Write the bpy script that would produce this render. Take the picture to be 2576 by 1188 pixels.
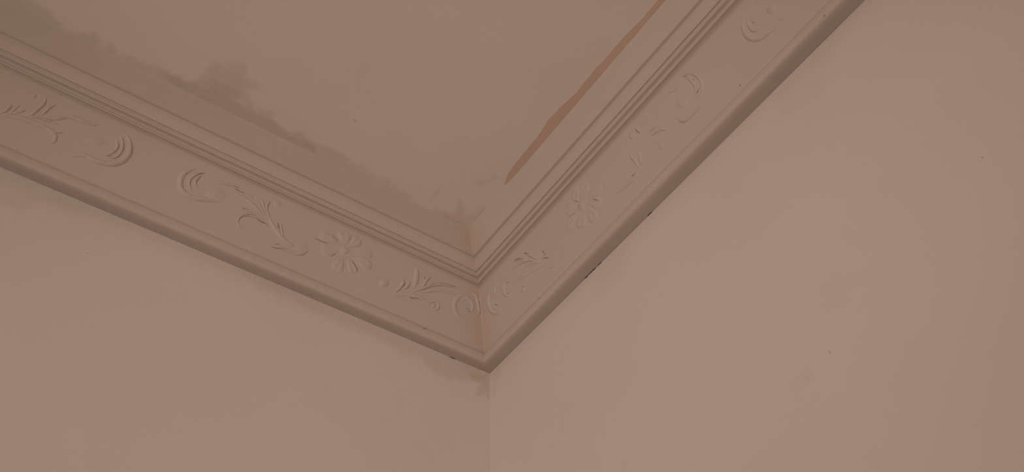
import bpy, math, random
import numpy as np
from mathutils import Vector, Matrix
from mathutils.bvhtree import BVHTree

random.seed(7)
rng = np.random.default_rng(7)
for o in list(bpy.data.objects):
    bpy.data.objects.remove(o)
SC = bpy.context.scene
COL = SC.collection
H = 2.75                                    # ceiling height; the corner stands at x = 0, y = 0

# ------------------------------------------------------------------ camera
cam_d = bpy.data.cameras.new('camera')
cam_d.sensor_width = 36.0
cam_d.lens = 36.0 * 2427.4 / 2576.0
cam_d.clip_start = 0.02
cam = bpy.data.objects.new('camera', cam_d)
COL.objects.link(cam)
R = ((-0.82483, 0.56478, -0.02602), (-0.40816, -0.62668, -0.66383), (-0.39123, -0.53693, 0.74743))
M = Matrix(((R[0][0], -R[1][0], -R[2][0]), (R[0][1], -R[1][1], -R[2][1]), (R[0][2], -R[1][2], -R[2][2])))
cam.matrix_world = Matrix.Translation((0.7119, 1.0581, H - 1.2609)) @ M.to_4x4()
SC.camera = cam

# ------------------------------------------------------------------ world, added lights, exposure
world = bpy.data.worlds.new('room_glow')
SC.world = world
world.use_nodes = True
bg = world.node_tree.nodes['Background']
bg.inputs[0].default_value = (1.0, 0.745, 0.60, 1)
bg.inputs[1].default_value = 0.0
WARM = (1.0, 0.745, 0.628)


def add_light(name, kind, energy, radius, loc):
    d = bpy.data.lights.new(name, kind)
    d.energy = energy
    d.color = WARM
    d.shadow_soft_size = radius
    o = bpy.data.objects.new(name, d)
    o.location = loc
    COL.objects.link(o)
    return o


# unseen spot added for falloff around the corner, and a low fill for soffits
spot = add_light('added_corner_spot', 'SPOT', 149.0, 0.25, (3.2, 2.6, H - 1.2))
spot.data.spot_size = math.radians(30)
spot.data.spot_blend = 1.0
spot.rotation_euler = (Vector((0.12, 0.22, H - 0.36)) - Vector(spot.location)).to_track_quat('-Z', 'Y').to_euler()
add_light('added_soffit_fill', 'POINT', 30.0, 0.2, (2.2, 2.0, H - 1.9))
SC.view_settings.view_transform = 'Standard'
SC.view_settings.look = 'None'
SC.view_settings.gamma = 1.0
SC.view_settings.use_curve_mapping = False
SC.view_settings.exposure = 0.0

# ------------------------------------------------------------------ helpers
ORG = {}


def link(name, verts, faces, mat, parent=None, origin=None, smooth=True, attrs=None):
    """one mesh object; verts are room coordinates, the origin is the centre of its bounds unless given"""
    v = np.asarray(verts, float)
    if origin is None:
        origin = (v.min(0) + v.max(0)) / 2
    origin = np.asarray(origin, float)
    me = bpy.data.meshes.new(name)
    me.from_pydata((v - origin).tolist(), [], faces)
    me.update()
    if smooth:
        me.polygons.foreach_set('use_smooth', [True] * len(me.polygons))
    for k, a in (attrs or {}).items():
        at = me.attributes.new(k, 'FLOAT', 'POINT')
        at.data.foreach_set('value', np.asarray(a, np.float32))
    me.materials.append(mat)
    o = bpy.data.objects.new(name, me)
    COL.objects.link(o)
    ORG[o.name] = origin
    if parent is not None:
        o.parent = parent
        o.location = origin - ORG[parent.name]
    else:
        o.location = origin
    return o


def tag(o, label=None, cat=None, kind=None, group=None):
    for k, v in (('label', label), ('category', cat), ('kind', kind), ('group', group)):
        if v:
            o[k] = v
    return o


def vnoise(p, freq, seed=0, octaves=4):
    """value noise on 2-D points, about -1..1"""
    out = np.zeros(len(p))
    amp, tot = 1.0, 0.0
    for k in range(octaves):
        g = np.random.default_rng(seed * 31 + k).uniform(-1, 1, (64, 64))
        q = p * freq + 11.3 * k
        i = np.floor(q).astype(int)
        f = q - i
        f = f * f * (3 - 2 * f)
        a = g[i[:, 0] % 64, i[:, 1] % 64]
        b = g[(i[:, 0] + 1) % 64, i[:, 1] % 64]
        c = g[i[:, 0] % 64, (i[:, 1] + 1) % 64]
        d = g[(i[:, 0] + 1) % 64, (i[:, 1] + 1) % 64]
        out += amp * ((a * (1 - f[:, 0]) + b * f[:, 0]) * (1 - f[:, 1]) + (c * (1 - f[:, 0]) + d * f[:, 0]) * f[:, 1])
        tot += amp
        amp *= 0.55
        freq *= 2.1
    return out / tot * 1.6


def sdf(p, poly):
    """signed distance of 2-D points to a closed polygon (negative inside)"""
    poly = np.asarray(poly, float)
    best = np.full(len(p), 1e9)
    ins = np.zeros(len(p), bool)
    for a, b in zip(poly, np.roll(poly, -1, 0)):
        ab = b - a
        t = np.clip(((p - a) @ ab) / (ab @ ab + 1e-12), 0, 1)
        best = np.minimum(best, np.linalg.norm(p - a - t[:, None] * ab, axis=1))
        cond = (a[1] > p[:, 1]) != (b[1] > p[:, 1])
        with np.errstate(divide='ignore', invalid='ignore'):
            xs = a[0] + (p[:, 1] - a[1]) * ab[0] / (ab[1] if ab[1] else 1e-12)
        ins ^= cond & (p[:, 0] < xs)
    return np.where(ins, -best, best)


def blot(p_mm, poly, soft, rough, amount, seed):
    """a stain with a ragged edge: amount inside the outline, 0 outside (millimetres)"""
    poly = np.asarray(poly, float)
    lo, hi = poly.min(0) - 3 * soft - 2 * rough, poly.max(0) + 3 * soft + 2 * rough
    m = np.all((p_mm > lo) & (p_mm < hi), axis=1)
    out = np.zeros(len(p_mm))
    if m.any():
        q = p_mm[m]
        d = sdf(q, poly) + rough * vnoise(q / 1000, 55, seed)
        s = np.clip(0.5 - d / (2 * soft), 0, 1)
        s = s * s * (3 - 2 * s)
        out[m] = amount * s * (0.88 + 0.2 * vnoise(q / 1000, 38, seed + 50))
    return out


def grid(us, vs, place):
    """a plane of crossed coordinates; place maps (n,2) to (n,3)"""
    U_, V_ = np.meshgrid(us, vs, indexing='ij')
    uv = np.stack([U_.ravel(), V_.ravel()], 1)
    nu, nv = len(us), len(vs)
    i = np.arange((nu - 1) * (nv - 1))
    a = (i // (nv - 1)) * nv + i % (nv - 1)
    faces = np.stack([a, a + nv, a + nv + 1, a + 1], 1)
    return uv, place(uv), faces


# ------------------------------------------------------------------ materials
def paint(name, base, dark, ochre, rough=0.72, bump=0.06, mottle=0.05):
    """old matt emulsion: base colour with faint mottling, grime and painted shade (attribute stain) and yellowed patches (attribute ochre)"""
    m = bpy.data.materials.new(name)
    m.use_nodes = True
    nt = m.node_tree
    b = nt.nodes['Principled BSDF']
    b.inputs['Roughness'].default_value = rough
    b.inputs['Specular IOR Level'].default_value = 0.25
    tc = nt.nodes.new('ShaderNodeNewGeometry')

    def noise(scale, detail=4, ro=0.55):
        n = nt.nodes.new('ShaderNodeTexNoise')
        n.inputs['Scale'].default_value = scale
        n.inputs['Detail'].default_value = detail
        n.inputs['Roughness'].default_value = ro
        nt.links.new(tc.outputs['Position'], n.inputs['Vector'])
        return n

    def mix(fac, c1, c2, blend='MIX'):
        x = nt.nodes.new('ShaderNodeMix')
        x.data_type = 'RGBA'
        x.blend_type = blend
        for s, val in ((0, fac), (6, c1), (7, c2)):
            if isinstance(val, (tuple, float, int)):
                x.inputs[s].default_value = val if not isinstance(val, tuple) else (*val, 1)
            else:
                nt.links.new(val, x.inputs[s])
        return x.outputs[2]

    def ramp(src, a, bb, lo, hi):
        r = nt.nodes.new('ShaderNodeMapRange')
        for k, val in ((1, a), (2, bb), (3, lo), (4, hi)):
            r.inputs[k].default_value = val
        nt.links.new(src, r.inputs[0])
        return r.outputs[0]

    col = mix(ramp(noise(3.1).outputs[0], 0.3, 0.7, 0, 1), tuple(c * (1 - mottle) for c in base), base)
    col = mix(ramp(noise(17, 5).outputs[0], 0.35, 0.75, 0, mottle * 5), col, tuple(b_ * k for b_, k in zip(base, (0.97, 0.95, 0.90))))
    for att, c in (('stain', dark), ('ochre', ochre)):
        a = nt.nodes.new('ShaderNodeAttribute')
        a.attribute_name = att
        col = mix(a.outputs['Fac'], col, c)
    nt.links.new(col, b.inputs['Base Color'])
    bp = nt.nodes.new('ShaderNodeBump')
    bp.inputs['Strength'].default_value = bump
    bp.inputs['Distance'].default_value = 0.004
    nt.links.new(noise(60, 6, 0.6).outputs[0], bp.inputs['Height'])
    nt.links.new(bp.outputs[0], b.inputs['Normal'])
    return m


WALL = paint('wall_paint', (0.77, 0.74, 0.71), (0.60, 0.55, 0.51), (0.68, 0.60, 0.49))
CEIL = paint('ceiling_paint', (0.80, 0.77, 0.73), (0.56, 0.51, 0.465), (0.60, 0.47, 0.38))
TRIM = paint('cornice_paint', (0.62, 0.575, 0.53), (0.55, 0.505, 0.465), (0.60, 0.50, 0.42), bump=0.05, mottle=0.03)
PLATE = paint('right_plate_paint', (0.645, 0.60, 0.555), (0.55, 0.505, 0.465), (0.60, 0.50, 0.42), bump=0.05, mottle=0.03)  # paler trim colour, for the right ceiling plate alone
STRIP = paint('bare_ochre_plaster', (0.70, 0.57, 0.475), (0.62, 0.50, 0.42), (0.64, 0.48, 0.38), mottle=0.10)
NICK_CREASE = paint('nick_crease_shade', (0.24, 0.19, 0.16), (0.2, 0.15, 0.12), (0.2, 0.15, 0.12))  # dark tone for nicks and for shade drawn along creases
GAP = paint('dark_gap', (0.10, 0.075, 0.06), (0.1, 0.07, 0.06), (0.1, 0.07, 0.06))
WOOD = paint('floor_boards', (0.68, 0.62, 0.55), (0.2, 0.13, 0.1), (0.2, 0.13, 0.1), rough=0.5)

# ------------------------------------------------------------------ survey of the place, in millimetres
# outlines of stains and a painted edge shade: ceiling (along left wall, along right wall); walls (along, height against the ceiling)
CEILING_BAND = [[888,156],[860,140],[846,144],[832,138],[817,131],[801,138],[784,146],[767,137],[759,143],[741,139],[722,145],[711,144],[687,146],[667,141],[645,144],[636,153],[625,166],[594,165],[567,161],[545,157],[534,150],[524,159],[511,156],[492,147],[471,143],[451,149],[437,149],[424,142],[401,146],[376,148],[358,144],[343,144],[321,144],[300,138],[271,137],[249,133],[229,127],[203,131],[184,139],[169,132],[143,130],[119,113],[336,116],[546,115],[736,113],[907,110],[941,113]]
CEILING_EDGE_SHADE = [[689,143],[660,141],[634,147],[607,150],[576,153],[534,146],[501,148],[469,140],[443,142],[421,140],[417,119],[480,118],[574,117],[622,116],[652,118]]  # strip with the plate edge's shadow painted into the stain
CEILING_LOBE = [[625,166],[622,186],[597,203],[588,213],[580,215],[571,196],[553,199],[546,191],[556,178],[552,162],[542,152],[564,155],[591,158],[615,154]]
CEILING_RUST = [[177,121],[162,148],[173,174],[148,151],[129,159],[135,183],[122,176],[117,147],[122,120],[146,123]]
CEILING_SMUDGE = [[170,222],[159,234],[151,251],[144,248],[150,228],[162,216]]
CEILING_TICK = [[216,181],[211,180],[211,152],[209,138],[214,141],[215,155]]
WALL_LEFT_PATCH = [[131,-201],[104,-200],[65,-196],[22,-196],[34,-212],[65,-220],[84,-231],[103,-227],[122,-223]]
WALL_LEFT_OCHRE = [[54,-180],[26,-178],[14,-195],[38,-197],[57,-193]]
WALL_LEFT_RUN = [[42,-199],[-5,-177],[-5,-233],[5,-239],[8,-222],[15,-233],[28,-239],[23,-220],[14,-210],[34,-209]]
WALL_LEFT_SMEAR = [[459,-185],[408,-178],[325,-186],[217,-191],[135,-199],[149,-214],[230,-211],[287,-209],[363,-202],[417,-201]]
WALL_LEFT_SMEAR_FAR = [[819,-193],[755,-191],[695,-188],[699,-213],[746,-218],[771,-238],[801,-241]]
WALL_RIGHT_PATCH = [[10,-185],[30,-183],[34,-208],[24,-214],[16,-243],[9,-238]]
WALL_RIGHT_SMEAR = [[297,-193],[366,-193],[379,-222],[347,-245],[309,-246],[281,-236]]
WALL_RIGHT_SMEAR_FAR = [[686,-187],[778,-189],[787,-221],[742,-253],[705,-260],[678,-236]]
WALL_LEFT_FAINT = [[292, -330], [286, -330], [284, -348], [290, -350]]
WALL_RIGHT_FAINT = [[570, -606], [600, -600], [604, -612], [576, -618]]
STRIP_EDGE = [[131.0, 900.0], [131.0, 644.0], [131.0, 604.0], [135.0, 574.0], [135.0, 537.0], [136.0, 510.0], [136.0, 479.0], [135.0, 452.0], [139.0, 424.0], [141.0, 393.0], [137.0, 352.0], [137.0, 325.0], [136.0, 291.0], [135.0, 260.0], [129.0, 243.0]]
ORNAMENTS = (
    ('scroll_far', 'large scroll turned away from the corner'),
    ('spray_far', 'leaf spray beyond the large scroll on the left cornice'),
    ('scroll_near', 'scroll facing the large scroll across the plain gap'),
    ('spray_near', 'leaf spray between scroll and flower on the left cornice'),
    ('rosette_left', 'many petalled flower on the left cornice'),
    ('spray_corner', 'leaf spray beside the corner on the left cornice'),
    ('scroll_corner', 'scroll squeezed into the corner on the left cornice'),
    ('scroll_corner_right', 'small scroll in the corner on the right cornice'),
    ('spray_corner_right', 'leaf spray beside the corner on the right cornice'),
    ('rosette_right', 'many petalled flower on the right cornice'),
    ('spray_far_right', 'leaf spray between flower and scroll on the right cornice'),
    ('scroll_near_right', 'open scroll after the leaf spray on the right cornice'),
    ('scroll_far_right', 'scroll at the upper end of the right cornice'),
)
# cracks under the roll: side, from, to, below ceiling (m), width
CRACKS = (('L', 0.067, 0.081, 0.1806, 0.0013), ('R', 0.271, 0.299, 0.1806, 0.0012), ('R', 0.302, 0.316, 0.1804, 0.0006),
          ('R', 0.424, 0.436, 0.1802, 0.0009), ('R', 0.792, 0.803, 0.1795, 0.0010))
# small nicks, and crease shade drawn as dark slivers: side, along, below ceiling, to along, to below ceiling (m)
NICKS_CREASES = (
    ('L', 0.5668, 0.08, 0.5615, 0.0748),
    ('L', 0.5141, 0.0723, 0.5052, 0.073),
    ('L', 0.5109, 0.076, 0.4953, 0.0793),
    ('L', 0.4886, 0.1024, 0.4796, 0.1016),
    ('L', 0.484, 0.1128, 0.4675, 0.1082),
    ('L', 0.4632, 0.1113, 0.4446, 0.1132),
    ('L', 0.4291, 0.1018, 0.4248, 0.1094),
    ('L', 0.4225, 0.1373, 0.4163, 0.1357),
    ('L', 0.427, 0.1446, 0.4063, 0.142),
    ('L', 0.1548, 0.0916, 0.1444, 0.0847),
    ('L', 0.1381, 0.081, 0.1224, 0.0756),
    ('L', 0.1217, 0.0752, 0.1053, 0.0726),
    ('L', 0.1651, 0.0799, 0.1648, 0.0852),
    ('L', 0.1986, 0.1135, 0.1976, 0.1077),
    ('L', 0.0768, 0.1032, 0.0735, 0.1033),
    ('L', 0.0729, 0.1069, 0.0697, 0.1063),
    ('L', 0.0562, 0.0818, 0.0544, 0.0826),
    ('L', 0.05, 0.0979, 0.05, 0.1026),
    ('L', 0.1832, 0.1279, 0.1687, 0.1246),
    ('L', 0.3646, 0.0996, 0.3443, 0.0989),
    ('L', 0.3388, 0.0793, 0.3274, 0.0869),
    ('L', 0.3328, 0.1176, 0.3257, 0.1097),
    ('L', 0.2947, 0.1096, 0.2836, 0.1218),
    ('L', 0.7843, 0.1017, 0.7813, 0.1022),
    ('L', 0.6969, 0.1165, 0.6911, 0.1132),
    ('R', 0.1881, 0.0774, 0.1965, 0.0866),
    ('R', 0.1631, 0.0732, 0.1761, 0.0807),
    ('R', 0.2283, 0.1032, 0.2311, 0.116),
    ('R', 0.2227, 0.1152, 0.2342, 0.1234),
    ('R', 0.1224, 0.1109, 0.1219, 0.1146),
    ('R', 0.0831, 0.1071, 0.0902, 0.1131),
    ('R', 0.1614, 0.1256, 0.1608, 0.1293),
    ('R', 0.3269, 0.0804, 0.3324, 0.0884),
    ('R', 0.3617, 0.1078, 0.3697, 0.1179),
    ('R', 0.3046, 0.0957, 0.317, 0.0986),
    ('R', 0.4437, 0.1319, 0.4521, 0.1354),
    ('R', 0.5928, 0.0702, 0.598, 0.0749),
    ('R', 0.6043, 0.0884, 0.605, 0.09),
    ('R', 0.6595, 0.1582, 0.6602, 0.1597),
    ('R', 0.6041, 0.1082, 0.599, 0.1128),
    ('R', 0.4839, 0.0719, 0.4865, 0.0829),
    ('R', 0.1281, 0.0928, 0.132, 0.0974),
    ('R', 0.8026, 0.1864, 0.8051, 0.1871),
    ('R', 0.5999, 0.2245, 0.6014, 0.2245),
    ('R', 0.1875, 0.1731, 0.1929, 0.174),
    ('L', 0.1516, 0.1748, 0.1456, 0.1735),
    ('R', 0.8084, 0.2159, 0.813, 0.2246),
)
CHIPS = (('ceiling', 'chip', [(0.393, 0.2165, 0), (0.397, 0.219, 0), (0.401, 0.220, 0)], 0.0035, (0, 0, -1), STRIP),
         ('right', 'chip', [(0, 0.631, -0.598), (0, 0.6315, -0.601), (0, 0.633, -0.605)], 0.0022, (1, 0, 0), STRIP),
         ('right', 'chip', [(0, 0.860, -0.520), (0, 0.8615, -0.522), (0, 0.862, -0.524)], 0.0016, (1, 0, 0), STRIP),
         ('right', 'chip', [(0, 0.770, -0.4225), (0, 0.7705, -0.424)], 0.0014, (1, 0, 0), STRIP),
         ('left', 'chip', [(0.664, 0, -0.267), (0.6655, 0, -0.269)], 0.0014, (0, 1, 0), STRIP))
# relief strokes on the friezes: kind, points (along the wall, down the frieze), width, height
MOTIFS = {
 'scroll_far': ('L', [
  ('volute', [[696.1,6.2],[685.6,9.9],[677.7,17.2],[672.9,28.2],[671.0,41.9],[675.0,55.8],[684.5,66.6],[697.2,72.0],[709.8,73.5],[722.0,72.0],[731.4,77.5],[740.9,84.4]], 10.5, 3.4),
  ('curl', [[696.2,12.3],[687.9,20.3],[682.9,32.1],[682.1,44.5],[686.4,55.2],[695.0,60.2]], 5.7, 3.0),
  ('curl', [[697.2,23.9],[690.8,30.9],[689.4,39.9],[692.3,49.4],[698.7,56.1]], 6.3, 2.8),
  ('bump', [[719.8,43.2],[704.3,37.0],[717.8,52.3]], 0.0, 2.0),
 ]),
 'spray_far': ('L', [
  ('stem', [[844.4,70.1],[830.6,63.1],[814.2,58.5],[796.4,56.7],[782.9,56.7],[771.4,61.0],[767.6,66.9],[767.7,74.1],[774.3,82.0]], 9.6, 3.2),
  ('leaf', [[845.4,67.7],[840.0,58.2],[837.7,49.6],[837.2,42.0]], 5.9, 2.4),
  ('leaf', [[836.8,62.3],[827.2,53.7],[822.2,48.0],[817.1,42.3]], 4.4, 2.0),
  ('leaf', [[833.6,59.3],[831.7,49.9],[829.1,42.0],[826.2,38.1]], 4.8, 2.0),
  ('leaf', [[810.2,51.9],[806.2,36.0],[803.2,24.7],[802.3,15.6],[804.1,7.2]], 6.5, 2.8),
  ('leaf', [[797.7,42.1],[795.0,30.0],[793.1,21.4],[789.4,15.4],[784.6,13.9]], 5.7, 2.4),
  ('leaf', [[814.3,52.9],[800.3,46.8],[787.8,44.3],[778.6,42.8],[771.2,42.3]], 4.4, 2.6),
  ('leaf', [[807.4,55.3],[795.8,54.4],[786.0,54.5],[777.1,56.3],[766.9,55.2],[761.0,50.7]], 4.8, 2.8),
  ('leaf', [[805.0,44.6],[791.7,40.4],[778.8,34.5],[768.7,25.1],[758.7,21.0],[745.1,20.0],[731.0,17.7],[724.9,12.9]], 8.3, 3.0),
  ('leaf', [[773.5,22.8],[764.7,21.6],[753.6,20.0],[742.5,18.5]], 4.6, 2.2),
  ('bump', [[818.2,15.7],[814.5,11.7],[816.2,18.7]], 0.0, 2.4),
 ]),
 'scroll_near': ('L', [
  ('volute', [[570.9,10.2],[580.9,18.9],[588.5,32.2],[588.9,46.2],[583.7,57.9],[572.5,63.4],[558.5,62.6],[545.7,57.6],[533.9,54.2],[522.3,49.9]], 10.5, 3.2),
  ('curl', [[564.0,13.9],[572.0,23.9],[577.0,35.6],[575.9,44.8],[570.8,51.8],[562.8,54.3]], 5.9, 3.0),
  ('curl', [[562.9,19.8],[567.5,27.8],[568.6,36.8],[564.7,42.6],[559.4,42.6]], 5.1, 2.8),
  ('bump', [[533.2,41.1],[515.5,37.4],[532.7,55.5]], 0.0, 2.0),
  ('leaf', [[546.4,20.5],[535.5,18.5],[524.9,15.6],[514.3,14.8]], 6.4, 2.6),
 ]),
 'spray_near': ('L', [
  ('stem', [[448.4,36.0],[441.1,45.3],[430.2,55.5],[416.0,65.2],[399.7,70.0],[386.0,69.6]], 9.2, 3.0),
  ('leaf', [[519.5,16.3],[507.7,15.1],[497.1,16.7],[484.7,20.7],[467.6,28.8],[450.7,39.8]], 5.0, 3.0),
  ('leaf', [[519.1,24.7],[504.6,24.8],[487.1,27.3],[470.8,33.2],[453.6,41.3]], 6.8, 2.4),
  ('leaf', [[492.2,47.2],[479.7,44.5],[465.1,44.7],[450.3,48.8]], 5.7, 2.4),
  ('leaf', [[474.9,78.3],[485.0,75.8],[489.6,67.9],[485.7,57.5],[475.4,51.4],[464.3,50.9],[452.6,52.6],[440.4,55.5]], 4.5, 3.0),
  ('leaf', [[478.6,14.7],[469.6,21.9],[461.6,29.7],[452.7,36.9]], 4.1, 2.2),
  ('leaf', [[467.1,11.2],[461.2,21.4],[456.1,29.4],[449.1,37.6]], 4.6, 2.2),
  ('leaf', [[451.9,8.4],[455.1,20.9],[451.6,31.0],[443.8,40.1]], 5.3, 2.6),
  ('leaf', [[431.9,41.9],[429.7,50.0],[423.9,57.5],[415.0,64.7]], 4.1, 2.8),
  ('leaf', [[425.0,39.6],[422.4,48.8],[418.3,57.2],[412.7,64.8]], 3.9, 2.6),
  ('bump', [[439.9,10.0],[431.8,9.8],[440.2,16.9]], 0.0, 1.8),
  ('leaf', [[431.4,86.4],[418.6,83.9],[403.2,82.0],[386.5,80.2],[374.9,71.9],[370.6,62.0]], 8.6, 3.2),
  ('bump', [[384.6,66.3],[370.3,63.2],[386.1,77.5]], 0.0, 1.8),
 ]),
 'rosette_left': ('L', [
  ('bump', [[313.0,38.0],[304.2,36.7],[313.6,46.3]], 0.0, 2.2),
  ('petal', [[322.1,34.5],[334.9,30.9],[347.9,29.4],[361.2,30.1]], 17.1, 2.6),
  ('petal', [[316.1,29.5],[317.3,21.0],[319.3,12.9],[322.4,4.3]], 21.2, 2.4),
  ('petal', [[307.8,29.4],[302.0,19.5],[297.3,12.1],[293.7,4.1]], 15.8, 2.4),
  ('petal', [[301.7,35.5],[291.0,30.2],[278.9,26.3],[265.9,21.9]], 16.7, 2.6),
  ('petal', [[302.6,42.9],[290.4,44.0],[276.5,44.2],[260.4,45.4]], 18.4, 2.8),
  ('petal', [[306.3,46.7],[299.5,55.3],[293.0,63.0],[286.3,71.6]], 15.3, 2.6),
  ('petal', [[313.0,49.0],[314.8,59.7],[316.6,70.4],[319.1,81.3]], 18.7, 2.6),
  ('petal', [[321.5,44.2],[331.1,48.9],[341.9,52.3],[352.8,54.7]], 17.8, 2.4),
 ]),
 'spray_corner': ('L', [
  ('stem', [[223.4,83.7],[206.5,73.9],[187.8,66.4],[170.1,62.5],[155.6,62.3],[144.6,64.8]], 11.1, 2.8),
  ('bump', [[233.8,64.4],[224.3,62.1],[234.8,73.3]], 0.0, 2.8),
  ('leaf', [[213.3,74.9],[205.3,60.7],[201.7,49.5],[201.7,39.9]], 7.0, 2.8),
  ('leaf', [[198.9,62.0],[193.7,53.2],[191.2,45.7],[193.4,40.2]], 6.1, 2.6),
  ('leaf', [[180.7,51.5],[179.8,36.0],[180.8,21.3],[184.5,8.9]], 11.3, 2.2),
  ('leaf', [[167.6,44.4],[163.7,32.9],[160.6,22.7],[153.6,15.1]], 7.3, 2.4),
  ('leaf', [[181.3,58.1],[163.8,42.6],[150.5,30.5],[133.3,20.9],[118.1,16.0],[103.1,14.6]], 6.5, 3.2),
  ('leaf', [[175.3,57.5],[153.2,43.1],[134.2,32.2],[115.8,28.1],[99.1,24.8]], 8.3, 2.4),
  ('leaf', [[147.9,64.2],[137.7,57.4],[130.7,60.7],[130.3,67.9],[136.5,73.9]], 5.1, 2.8),
  ('bump', [[139.0,66.5],[134.0,65.3],[139.2,70.8]], 0.0, 2.0),
  ('leaf', [[228.3,83.8],[212.0,80.6],[197.2,79.1],[185.1,78.8]], 5.9, 1.8),
 ]),
 'scroll_corner': ('L', [
  ('volute', [[82.6,19.5],[96.1,28.9],[101.0,43.1],[98.6,56.0],[89.5,64.7],[79.6,65.7]], 11.5, 2.0),
  ('curl', [[91.4,31.1],[81.6,24.5],[70.4,26.0],[65.4,35.8],[68.0,45.6]], 9.6, 2.2),
  ('curl', [[75.5,9.6],[63.8,13.1],[57.6,23.5],[53.4,34.8],[50.5,45.4]], 5.9, 2.6),
 ]),
 'scroll_corner_right': ('R', [
  ('volute', [[83.3,15.9],[74.7,25.6],[70.4,38.5],[72.5,52.7],[83.1,65.2],[95.3,67.9],[98.4,60.8]], 9.1, 3.0),
  ('curl', [[81.9,35.8],[80.9,46.2],[82.7,55.4],[89.7,57.5]], 5.9, 2.6),
  ('curl', [[133.7,35.3],[122.4,33.0],[115.5,38.9],[116.1,50.4],[124.5,61.5]], 8.6, 2.6),
  ('bump', [[159.1,73.7],[164.4,78.5],[156.0,78.3]], 0.0, 2.2),
  ('curl', [[106.4,20.6],[96.5,22.7],[90.6,31.2]], 7.9, 1.8),
 ]),
 'spray_corner_right': ('R', [
  ('stem', [[138.2,45.1],[161.7,50.7],[181.7,53.7],[203.9,60.3],[228.2,70.2]], 12.4, 2.8),
  ('leaf', [[141.5,22.1],[158.8,22.9],[174.8,26.0],[193.7,36.3],[208.6,49.9]], 8.4, 2.8),
  ('leaf', [[155.4,10.5],[168.6,15.4],[182.4,23.3],[196.8,38.8]], 6.7, 2.6),
  ('leaf', [[170.1,41.4],[184.6,42.5],[199.4,47.2],[213.7,57.1]], 6.6, 2.6),
  ('leaf', [[186.1,14.9],[194.5,25.0],[203.5,37.9],[212.2,51.2]], 5.9, 2.4),
  ('leaf', [[229.1,41.2],[228.7,48.8],[229.9,57.6],[234.2,65.8]], 5.4, 2.2),
  ('leaf', [[157.5,50.6],[172.3,51.0],[190.6,57.5],[209.5,66.3]], 8.2, 2.4),
  ('leaf', [[226.5,82.8],[237.9,84.2],[249.7,84.4]], 6.3, 1.6),
 ]),
 'rosette_right': ('R', [
  ('bump', [[334.7,39.1],[340.9,44.6],[331.4,46.0]], 0.0, 2.2),
  ('petal', [[326.6,40.5],[314.6,43.6],[301.2,46.6],[289.1,49.7]], 17.9, 2.6),
  ('petal', [[332.6,49.5],[327.1,58.0],[322.0,65.6],[317.3,72.4]], 19.8, 2.6),
  ('petal', [[340.9,50.7],[345.6,62.0],[347.8,72.4],[348.6,82.5]], 18.3, 2.6),
  ('petal', [[344.2,43.8],[355.7,50.3],[364.7,58.4],[371.0,68.8]], 18.3, 2.4),
  ('petal', [[342.8,37.7],[357.2,38.2],[371.0,39.6],[386.5,40.3]], 18.4, 2.6),
  ('petal', [[336.5,32.1],[344.6,24.5],[352.3,17.8],[361.4,11.1]], 20.1, 2.6),
  ('petal', [[329.2,31.8],[329.2,19.4],[333.3,10.6],[342.1,4.7]], 18.0, 2.4),
  ('petal', [[327.6,35.3],[319.1,27.8],[310.0,24.8],[300.2,26.1]], 16.9, 2.4),
 ]),
 'spray_far_right': ('R', [
  ('stem', [[397.9,69.3],[411.1,76.9],[430.0,79.4],[444.8,79.8],[459.7,76.1],[474.5,69.5],[493.0,65.0],[509.7,63.6]], 7.9, 2.6),
  ('leaf', [[459.7,73.1],[459.3,60.9],[456.7,46.5],[455.3,36.0]], 6.7, 2.2),
  ('leaf', [[466.0,70.2],[468.9,58.2],[473.0,47.1]], 6.1, 2.0),
  ('bump', [[473.4,15.4],[480.0,20.4],[469.7,21.0]], 0.0, 2.4),
  ('leaf', [[483.1,7.9],[485.9,15.5],[488.2,23.9]], 6.1, 2.4),
  ('leaf', [[483.0,65.7],[497.7,62.2],[507.6,61.5],[512.8,60.7]], 7.1, 2.6),
  ('leaf', [[500.7,44.1],[512.2,46.5],[522.6,51.0],[529.3,59.2]], 6.5, 2.2),
  ('leaf', [[501.6,35.9],[511.1,36.3],[521.6,40.8]], 5.9, 2.2),
  ('bump', [[509.8,75.5],[516.0,78.6],[507.7,79.4]], 0.0, 1.8),
  ('leaf', [[441.8,72.6],[448.4,75.8],[456.1,80.0]], 4.8, 2.2),
 ]),
 'scroll_near_right': ('R', [
  ('volute', [[589.6,5.7],[596.9,9.6],[605.7,17.0],[611.8,29.1],[613.5,42.7],[609.7,55.9],[601.1,67.3],[589.9,73.6],[576.4,75.4],[562.5,73.5],[555.8,64.4],[553.3,49.3]], 7.4, 3.2),
  ('curl', [[592.4,13.6],[598.6,21.6],[601.9,34.6],[601.1,46.6],[594.9,53.8],[584.0,57.2]], 6.6, 2.6),
  ('curl', [[556.6,9.3],[569.0,13.1],[580.6,13.7],[590.5,12.7]], 8.3, 2.8),
  ('bump', [[571.8,43.2],[583.9,46.7],[572.0,56.0]], 0.0, 2.2),
  ('leaf', [[555.4,16.3],[543.1,21.1],[531.3,25.2],[520.5,27.1]], 8.0, 2.2),
 ]),
 'scroll_far_right': ('R', [
  ('volute', [[723.3,12.5],[715.5,15.6],[707.5,27.4],[704.3,42.9],[707.8,57.5],[717.2,67.6],[730.3,72.0],[743.6,73.0],[754.0,71.6],[763.4,77.5]], 9.5, 3.2),
  ('curl', [[723.0,22.0],[717.3,27.6],[714.1,39.2],[716.7,51.0],[724.9,57.0]], 6.1, 2.8),
  ('curl', [[724.7,30.9],[722.1,35.5],[724.3,42.0]], 4.3, 2.2),
  ('bump', [[752.6,46.1],[760.2,52.7],[748.9,54.0]], 0.0, 2.8),
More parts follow.
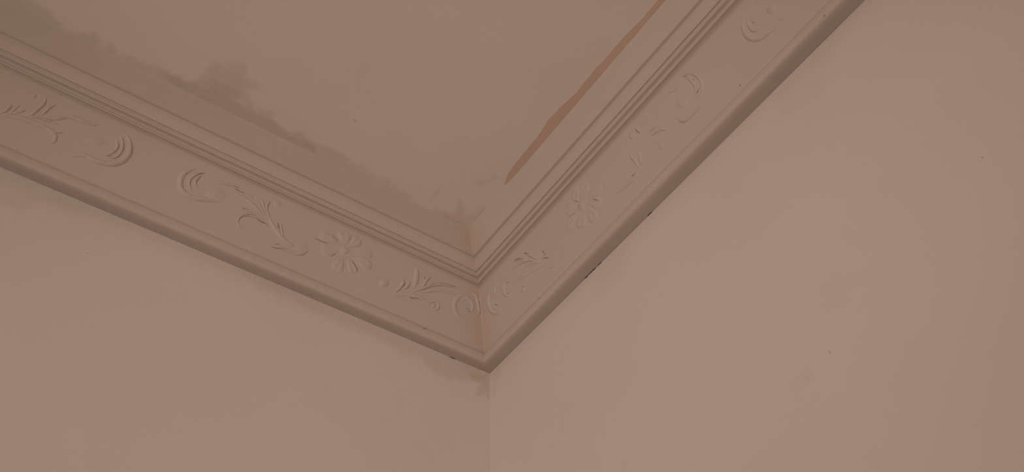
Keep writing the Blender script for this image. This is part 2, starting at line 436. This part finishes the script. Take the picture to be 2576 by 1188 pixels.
  ('leaf', [[746.7,13.2],[742.6,15.9],[739.8,19.3]], 4.3, 2.0),
 ]),
}

# ------------------------------------------------------------------ room shell
ROOM = 5.0


def axis(*spans):
    """coordinates from (start, stop, step) spans"""
    xs = np.concatenate([np.arange(a, b - s * 0.5, s) for a, b, s in spans] + [[spans[-1][1]]])
    return xs


fine = axis((0.0, 0.10, 0.01), (0.10, 0.27, 0.0018), (0.27, 0.66, 0.004), (0.66, 1.2, 0.02), (1.2, ROOM, 0.2))
long_ = axis((0.0, 0.10, 0.01), (0.10, 0.95, 0.0025), (0.95, 1.2, 0.02), (1.2, ROOM, 0.2))
uv, vv, ff = grid(long_, fine, lambda q: np.column_stack([q, np.full(len(q), H)]))
mm = uv * 1000
st = np.zeros(len(mm))
for poly, soft, rough, amt, sd in ((CEILING_BAND, 7, 9, 0.42, 1), (CEILING_EDGE_SHADE, 6, 6, 0.50, 2), (CEILING_LOBE, 9, 8, 0.42, 3),
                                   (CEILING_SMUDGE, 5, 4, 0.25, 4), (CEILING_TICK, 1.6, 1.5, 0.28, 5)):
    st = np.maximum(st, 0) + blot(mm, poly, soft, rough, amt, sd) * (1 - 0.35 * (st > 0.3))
oc = blot(mm, CEILING_RUST, 9, 6, 0.40, 6)
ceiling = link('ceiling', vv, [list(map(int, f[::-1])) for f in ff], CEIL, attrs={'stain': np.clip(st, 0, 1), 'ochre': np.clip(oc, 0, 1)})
tag(ceiling, 'flat painted ceiling with ragged grey edge stains and painted edge shade along the moulding', 'ceiling', 'structure')

zs = axis((-2.75, -0.70, 0.1), (-0.70, -0.27, 0.01), (-0.27, -0.17, 0.002), (-0.17, 0.0, 0.02))
# start close to the corner with a fine step so the run-down stain there is crisp
xs_l = axis((0.0, 0.25, 0.002), (0.25, 0.90, 0.005), (0.90, 1.2, 0.02), (1.2, ROOM, 0.2))
uv, vv, ff = grid(xs_l, zs, lambda q: np.column_stack([q[:, 0], np.zeros(len(q)), H + q[:, 1]]))
mm = uv * 1000
st = (blot(mm, WALL_LEFT_PATCH, 7, 6, 0.42, 11) + blot(mm, WALL_LEFT_RUN, 3, 4, 0.62, 12) + blot(mm, WALL_LEFT_SMEAR, 14, 7, 0.30, 13)
      + blot(mm, WALL_LEFT_SMEAR_FAR, 16, 8, 0.26, 14) + blot(mm, WALL_LEFT_FAINT, 3, 3, 0.16, 16))
oc = blot(mm, WALL_LEFT_OCHRE, 6, 4, 0.45, 15) + blot(mm, WALL_LEFT_RUN, 4, 4, 0.35, 17) + blot(mm, WALL_LEFT_PATCH, 8, 6, 0.25, 18)
wall_left = link('wall_left', vv, [list(map(int, f)) for f in ff], WALL, attrs={'stain': np.clip(st, 0, 1), 'ochre': np.clip(oc, 0, 1)})
tag(wall_left, 'plain painted wall on the left with brown run stain under the corner', 'wall', 'structure')

uv, vv, ff = grid(xs_l, zs, lambda q: np.column_stack([np.zeros(len(q)), q[:, 0], H + q[:, 1]]))
mm = uv * 1000
st = (blot(mm, WALL_RIGHT_PATCH, 3, 3, 0.25, 21) + blot(mm, WALL_RIGHT_SMEAR, 9, 6, 0.14, 22) + blot(mm, WALL_RIGHT_SMEAR_FAR, 14, 8, 0.16, 23)
      + blot(mm, WALL_RIGHT_FAINT, 4, 2, 0.20, 24))
wall_right = link('wall_right', vv, [list(map(int, f[::-1])) for f in ff], WALL, attrs={'stain': np.clip(st, 0, 1), 'ochre': np.zeros(len(mm))})
tag(wall_right, 'plain painted wall on the right with a few small chips', 'wall', 'structure')

for nm, fn in (('wall_front', lambda q: np.column_stack([q[:, 0], np.full(len(q), ROOM), H * q[:, 1] / ROOM])), ('wall_back', lambda q: np.column_stack([np.full(len(q), ROOM), q[:, 0], H * q[:, 1] / ROOM]))):
    uv, vv, ff = grid(np.linspace(0, ROOM, 3), np.linspace(0, ROOM, 3), fn)
    w_ = link(nm, vv, [list(map(int, f)) for f in ff], WALL)
    tag(w_, 'plain painted wall behind the viewer' if nm == 'wall_front' else 'plain painted wall facing the right wall', 'wall', 'structure')
uv, vv, ff = grid(np.linspace(0, ROOM, 3), np.linspace(0, ROOM, 3), lambda q: np.column_stack([q, np.zeros(len(q))]))
floor = link('floor', vv, [list(map(int, f)) for f in ff], WOOD)
tag(floor, 'pale floor far below the cornice', 'floor', 'structure')

# strip of bare ochre plaster between the ceiling coat and the right cornice
def catmull(pts, n=8):
    P = np.asarray(pts, float)
    if len(P) == 2:
        t = np.linspace(0, 1, n + 1)[:, None]
        return P[0] * (1 - t) + P[1] * t
    Q = np.vstack([2 * P[0] - P[1], P, 2 * P[-1] - P[-2]])
    out = []
    for i in range(1, len(Q) - 2):
        for t in np.arange(n) / n:
            a, b, c, d = Q[i - 1], Q[i], Q[i + 1], Q[i + 2]
            out.append(0.5 * (2 * b + (c - a) * t + (2 * a - 5 * b + 4 * c - d) * t * t + (3 * b - a - 3 * c + d) * t ** 3))
    out.append(P[-1])
    return np.array(out)


ys = np.linspace(0.241, 0.90, 160)
rx = np.interp(ys, [0.24, 0.25, 0.27, 0.9], [0.1268, 0.1255, 0.1245, 0.1242])
sl = np.array(STRIP_EDGE, float)[::-1] / 1000
lx = np.interp(ys, sl[:, 1], sl[:, 0]) + 0.0022 * np.clip((ys - 0.243) / 0.06, 0, 1) + 0.0009 * vnoise(np.column_stack([ys, ys * 0]), 60, 3)
rx = rx + 0.0006 * vnoise(np.column_stack([ys, ys * 0 + 5]), 60, 4)
n = len(ys)
sv, sf = [], []
for k in range(n):
    for x, z in ((rx[k], 0.0), (rx[k] + 0.0004, -0.0007), (lx[k] - 0.0004, -0.0007), (lx[k], 0.0)):
        sv.append((x, ys[k], H + z))
for k in range(n - 1):
    for j in range(3):
        a = 4 * k + j
        sf.append((a, a + 4, a + 5, a + 1))
sf += [(0, 1, 2, 3), tuple(4 * (n - 1) + j for j in (3, 2, 1, 0))]
strip = link('bare_strip', sv, sf, STRIP, ceiling, smooth=False)
tag(strip, 'ochre strip of bare plaster along the ceiling edge')

# ------------------------------------------------------------------ cornice
U = 0.125
E0, F0 = np.array([0.462, 0.486]) * U, np.array([0.222, 1.355]) * U      # frieze from top to foot: (out from wall, down from ceiling)
ED = (F0 - E0) / np.linalg.norm(F0 - E0)
EN = np.array([ED[1], -ED[0]])                                          # outward and down
BANDS = (
    ('ceiling_plate', [(1.0, -0.004), (0.992, 0.005), (0.95, 0.034), (0.90, 0.070), (0.86, 0.100), (0.81, 0.140), (0.772, 0.171), (0.757, 0.183)]),
    ('hollow_moulding', [(0.757, 0.183), (0.748, 0.186), (0.728, 0.180), (0.709, 0.179), (0.700, 0.187), (0.698, 0.205), (0.690, 0.232), (0.672, 0.265),
                         (0.653, 0.295), (0.643, 0.312), (0.637, 0.320), (0.630, 0.322)]),
    ('reeded_moulding', [(0.630, 0.322), (0.613, 0.315), (0.603, 0.318), (0.601, 0.328), (0.603, 0.340), (0.602, 0.355), (0.597, 0.365), (0.585, 0.367),
                         (0.558, 0.362), (0.536, 0.364), (0.527, 0.376), (0.531, 0.398), (0.547, 0.426), (0.561, 0.442), (0.566, 0.452), (0.564, 0.461),
                         (0.557, 0.464), (0.550, 0.461), (0.530, 0.456), (0.505, 0.455), (0.483, 0.458), (0.470, 0.464), (0.464, 0.474),
                         (0.462, 0.486)]),
    ('frieze', [(0.462, 0.486), (0.455, 0.511), (0.42, 0.638), (0.36, 0.855), (0.30, 1.073), (0.25, 1.254), (0.232, 1.318), (0.2285, 1.331)]),
    ('bottom_roll', [(0.2285, 1.331), (0.224, 1.338), (0.210, 1.343), (0.203, 1.352), (0.206, 1.364), (0.222, 1.368), (0.236, 1.371), (0.245, 1.378),
                     (0.250, 1.390), (0.252, 1.42), (0.252, 1.455), (0.250, 1.478), (0.244, 1.494), (0.232, 1.503), (0.210, 1.506), (0.18, 1.501),
                     (0.14, 1.490), (0.09, 1.472), (0.04, 1.454), (0.012, 1.444), (0.0, 1.440), (-0.01, 1.437)]),
)


def place(side, s, d, h):
    """cornice coordinates (along the wall, out from it, down from the ceiling) to the room"""
    s, d, h = np.broadcast_arrays(s, d, h)
    return np.stack([s, d, H - h], -1) if side == 'L' else np.stack([d, s, H - h], -1)


RV, RF = [], []


def relief_add(V, F):
    k = len(RV)
    RV.extend(tuple(map(float, v)) for v in V)
    RF.extend(tuple(int(i) + k for i in f) for f in F)


LEN = ROOM - 0.2


def band(name, prof, side, parent, seed):
    prof = np.array(prof) * U
    run = np.concatenate([np.linspace(0, 1, 110) * 1.15, 1.15 + np.linspace(0.1, 1, 12) * (LEN - 1.15)])
    vs = []
    for d, h in prof:
        s = d + run * (LEN - d) / LEN
        q = np.column_stack([s * 1.0, np.full(len(s), h * 9 + (0 if side == 'L' else 40))])
        wob = 0.00032 * vnoise(q, 14, 5, 3) * np.clip((s - d) / 0.04, 0, 1)
        if abs(h) < 0.002 or abs(d) < 0.002:
            wob *= 0
        vs.append(place(side, s, d + wob, h + wob * 0.7))
    V = np.array(vs)
    np_, nr = V.shape[:2]
    faces = []
    for i in range(np_ - 1):
        for k in range(nr - 1):
            f = (i * nr + k, (i + 1) * nr + k, (i + 1) * nr + k + 1, i * nr + k + 1)
            faces.append(f if side == 'L' else f[::-1])
    V2 = V.reshape(-1, 3)
    relief_add(V2, faces)
    # browner and darker towards the mitre; the left plate darker and mottled all along
    s = V2[:, 0] if side == 'L' else V2[:, 1]
    d = V2[:, 1] if side == 'L' else V2[:, 0]
    near = np.clip(1 - (s - d) / 0.055, 0, 1) ** 1.5
    oc = near * (0.65 if name in ('frieze', 'ceiling_plate') else 0.35) * (1 if side == 'L' else 0.6)
    stn = near * 0.2
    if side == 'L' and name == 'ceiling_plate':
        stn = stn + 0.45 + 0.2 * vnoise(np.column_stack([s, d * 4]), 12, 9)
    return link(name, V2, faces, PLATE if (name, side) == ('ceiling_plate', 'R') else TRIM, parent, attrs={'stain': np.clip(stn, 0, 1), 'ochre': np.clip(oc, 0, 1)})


def frieze_point(side, s, v, n):
    """millimetres along, down the frieze and proud of it, to the room"""
    s, v, n = (np.asarray(a, float) / 1000 for a in (s, v, n))
    dh = E0 + v[..., None] * ED + n[..., None] * EN
    return place(side, s, dh[..., 0], dh[..., 1])


SINK = 0.35
TS = np.linspace(-1, 1, 11)


def ridge(side, pts, width, height, crease=False):
    """a rounded raised stroke following pts (mm) that tapers to both ends"""
    c = catmull(pts, 7)
    L = np.concatenate([[0], np.cumsum(np.linalg.norm(np.diff(c, axis=0), axis=1))])
    u = L / L[-1]
    t = np.gradient(c, axis=0)
    t /= np.linalg.norm(t, axis=1)[:, None] + 1e-9
    nrm = np.stack([-t[:, 1], t[:, 0]], 1)
    tp = np.clip(u / 0.3, 0.02, 1) ** 0.6 * np.clip((1 - u) / 0.25, 0.02, 1) ** 0.6
    w = width * 0.5 * tp
    if crease:                                   # a petal: narrow at the heart, round at the tip, creased down its length
        w = width * 0.62 * np.where(u < 0.68, np.clip(u / 0.68, 0.12, 1) ** 0.75, np.sqrt(np.clip(1 - ((u - 0.68) / 0.33) ** 2, 0.003, 1)))
        prof = np.cos(TS * math.pi / 2) ** 0.6 * (1 - 0.5 * np.exp(-(TS / 0.3) ** 2))
        hh = height * np.clip(u / 0.5, 0.3, 1) * np.clip((1 - u) / 0.2, 0.02, 1) ** 0.5
    else:
        prof = np.cos(TS * math.pi / 2) ** 0.85
        hh = height * tp
    prof[[0, -1]] = 0
    P = c[:, None, :] + nrm[:, None, :] * (w[:, None] * TS[None, :])[..., None]
    hh = hh * (1 + 0.22 * vnoise(c / 1000, 110, int(abs(c[0, 0] * 7)) % 90))
    N = hh[:, None] * prof[None, :] - SINK
    V = frieze_point(side, P[..., 0], P[..., 1], N)
    nr, nc = V.shape[:2]
    V = V.reshape(-1, 3)
    F = []
    for i in range(nr - 1):
        for k in range(nc - 1):
            f = (i * nc + k, i * nc + k + 1, (i + 1) * nc + k + 1, (i + 1) * nc + k)
            F.append(f[::-1] if side == 'L' else f)
    return V, fix(V, F, side)


def fix(V, F, side):
    """turn the faces outward"""
    out = np.array([0, EN[0], -EN[1]]) if side == 'L' else np.array([EN[0], 0, -EN[1]])
    tot = 0
    for f in F[:: max(1, len(F) // 60)]:
        tot += np.dot(np.cross(V[f[1]] - V[f[0]], V[f[2]] - V[f[0]]), out)
    return F if tot > 0 else [f[::-1] for f in F]


def dome(side, pts, height):
    """a rounded bud: centre and the ends of two half axes (mm)"""
    c, a, b = (np.asarray(p, float) for p in pts)
    a, b = a - c, b - c
    rings, seg = 6, 20
    P, N = [c], [height - SINK]
    for r in range(1, rings + 1):
        f = r / rings
        for k in range(seg):
            g = 2 * math.pi * k / seg
            P.append(c + f * (math.cos(g) * a + math.sin(g) * b))
            N.append(height * math.cos(f * math.pi / 2) ** 0.85 - SINK)
    P = np.array(P)
    V = frieze_point(side, P[:, 0], P[:, 1], np.array(N))
    F = [(0, 1 + k, 1 + (k + 1) % seg) for k in range(seg)]
    for r in range(rings - 1):
        for k in range(seg):
            F.append((1 + r * seg + k, 1 + (r + 1) * seg + k, 1 + (r + 1) * seg + (k + 1) % seg, 1 + r * seg + (k + 1) % seg))
    return V, fix(V, F, side)


NAMES = {'bump': 'bud', 'petal': 'petal', 'leaf': 'leaf', 'curl': 'curl'}
KINDS = {'scroll': 'scroll_ornament', 'spray': 'leaf_spray', 'rosette': 'flower_rosette'}


def ornament(key, parent, label):
    side, strokes = MOTIFS[key]
    root = None
    for kind, pts, w, h in strokes:
        V, F = dome(side, pts, h) if kind == 'bump' else ridge(side, pts, w, h, kind == 'petal')
        relief_add(V, F)
        if root is None:
            root = link(KINDS[key.split('_')[0]], V, F, TRIM, parent)
            root['label'] = label
        else:
            link(NAMES[kind], V, F, TRIM, root)


trims = {}
for side, nm, lab in (('L', 'trim_1', 'plaster cornice with scroll and flower relief along the left wall'),
                      ('R', 'trim_2', 'plaster cornice with scroll and flower relief along the right wall')):
    e = bpy.data.objects.new(nm, None)
    COL.objects.link(e)
    org = place(side, 0.9, 0.03, 0.18)
    e.location = org
    ORG[nm] = org
    tag(e, lab, 'cornice', 'structure')
    trims[side] = e
    for k, (bn, prof) in enumerate(BANDS):
        band(bn, prof, side, e, k)
for key, lab in ORNAMENTS:
    ornament(key, trims[MOTIFS[key][0]], lab)


# rough plaster fillet in the mitre of the frieze
def mitre_fill():
    vs, fs = [], []
    rows = 26
    for i in range(rows):
        f = i / (rows - 1)
        dh = E0 + (F0 - E0) * f
        wv = 0.0042 * (0.75 + 0.35 * math.sin(f * 7)) * min(1, 6 * f + 0.3, 4 * (1 - f) + 0.3)
        for a in np.linspace(0, math.pi / 2, 6):
            # concave quarter round bridging the two friezes
            x = dh[0] + wv * (1 - math.sin(a)) - 0.0003
            y = dh[0] + wv * (1 - math.cos(a)) - 0.0003
            vs.append((x, y, H - dh[1]))
    for i in range(rows - 1):
        for k in range(5):
            fs.append((i * 6 + k, i * 6 + k + 1, (i + 1) * 6 + k + 1, (i + 1) * 6 + k))
    o = link('mitre_fillet', vs, fs, TRIM, trims['L'], attrs={'stain': [0.25] * len(vs), 'ochre': [0.6] * len(vs)})  # the mitre's brown shadow is put into the fillet's colour
    o['label'] = 'plaster fillet in the corner mitre with its brown shadow painted on'


mitre_fill()

# ------------------------------------------------------------------ small damage and drawn crease shade
def sliver(name, pts, width, thick, normal, mat, parent, label=None):
    """a narrow ragged crack lying on a surface: points in the room, width across, proud by thick"""
    P = np.array(pts, float)
    nrm = np.array(normal, float)
    nrm /= np.linalg.norm(nrm)
    t = np.gradient(P, axis=0)
    t /= np.linalg.norm(t, axis=1)[:, None] + 1e-9
    b = np.cross(t, nrm)
    b /= np.linalg.norm(b, axis=1)[:, None] + 1e-9
    m = len(P)
    vs, fs = [], []
    for i in range(m):
        w = width * 0.5 * (0.15 if i in (0, m - 1) else 0.7 + 0.6 * random.random())
        for sx, z in ((-1, -0.0004), (-0.5, thick), (0.5, thick), (1, -0.0004)):
            vs.append(P[i] + b[i] * w * sx + nrm * z)
    for i in range(m - 1):
        for k in range(3):
            fs.append((4 * i + k, 4 * i + k + 1, 4 * i + k + 5, 4 * i + k + 4))
    o = link(name, vs, fs, mat, parent, smooth=False)
    if label:
        o['label'] = label
    return o


for side, s0, s1, h, wd in CRACKS:
    ss = np.linspace(s0, s1, 7)
    pts = [place(side, s, 0.0009 + 0.0003 * random.random(), h + 0.0006 * random.uniform(-1, 1)) for s in ss]
    sliver('crack', pts, wd, 0.0004, (0, 1, -0.6) if side == 'L' else (1, 0, -0.6), GAP, trims[side], 'dark open crack under the roll')
relief = BVHTree.FromPolygons(RV, RF)
for side, sa, ha, sb, hb in NICKS_CREASES:                   # nicks and drawn crease shade lying on whatever the relief offers there
    n3 = Vector((0, 1, 0)) if side == 'L' else Vector((1, 0, 0))
    pts = []
    for f in np.linspace(-0.1, 1.1, 6):
        p = Vector(place(side, sa + f * (sb - sa), max(0.0315, E0[0] + (ha - E0[1]) * ED[0] / ED[1]) + 0.005, ha + f * (hb - ha) + 0.0004 * math.sin(f * 5)))
        hit = relief.ray_cast(p, -n3, 0.012)
        if hit[0] is not None:
            pts.append(tuple(hit[0] + n3 * 0.0001))
    if len(pts) > 3:
        ln = (Vector(pts[0]) - Vector(pts[-1])).length
        sliver('nick_crease', pts, 0.0010 if ln > 0.003 else 0.0018, 0.00025, n3 + Vector((0, 0, -0.3)), NICK_CREASE, trims[side], 'small dark line for nicks and crease shade')
for par, nm, pts, wd, nrm, mt in CHIPS:
    P = [(x, y, H + z) for x, y, z in pts]
    sliver(nm, P, wd, 0.0005, nrm, mt, {'ceiling': ceiling, 'left': wall_left, 'right': wall_right}[par])
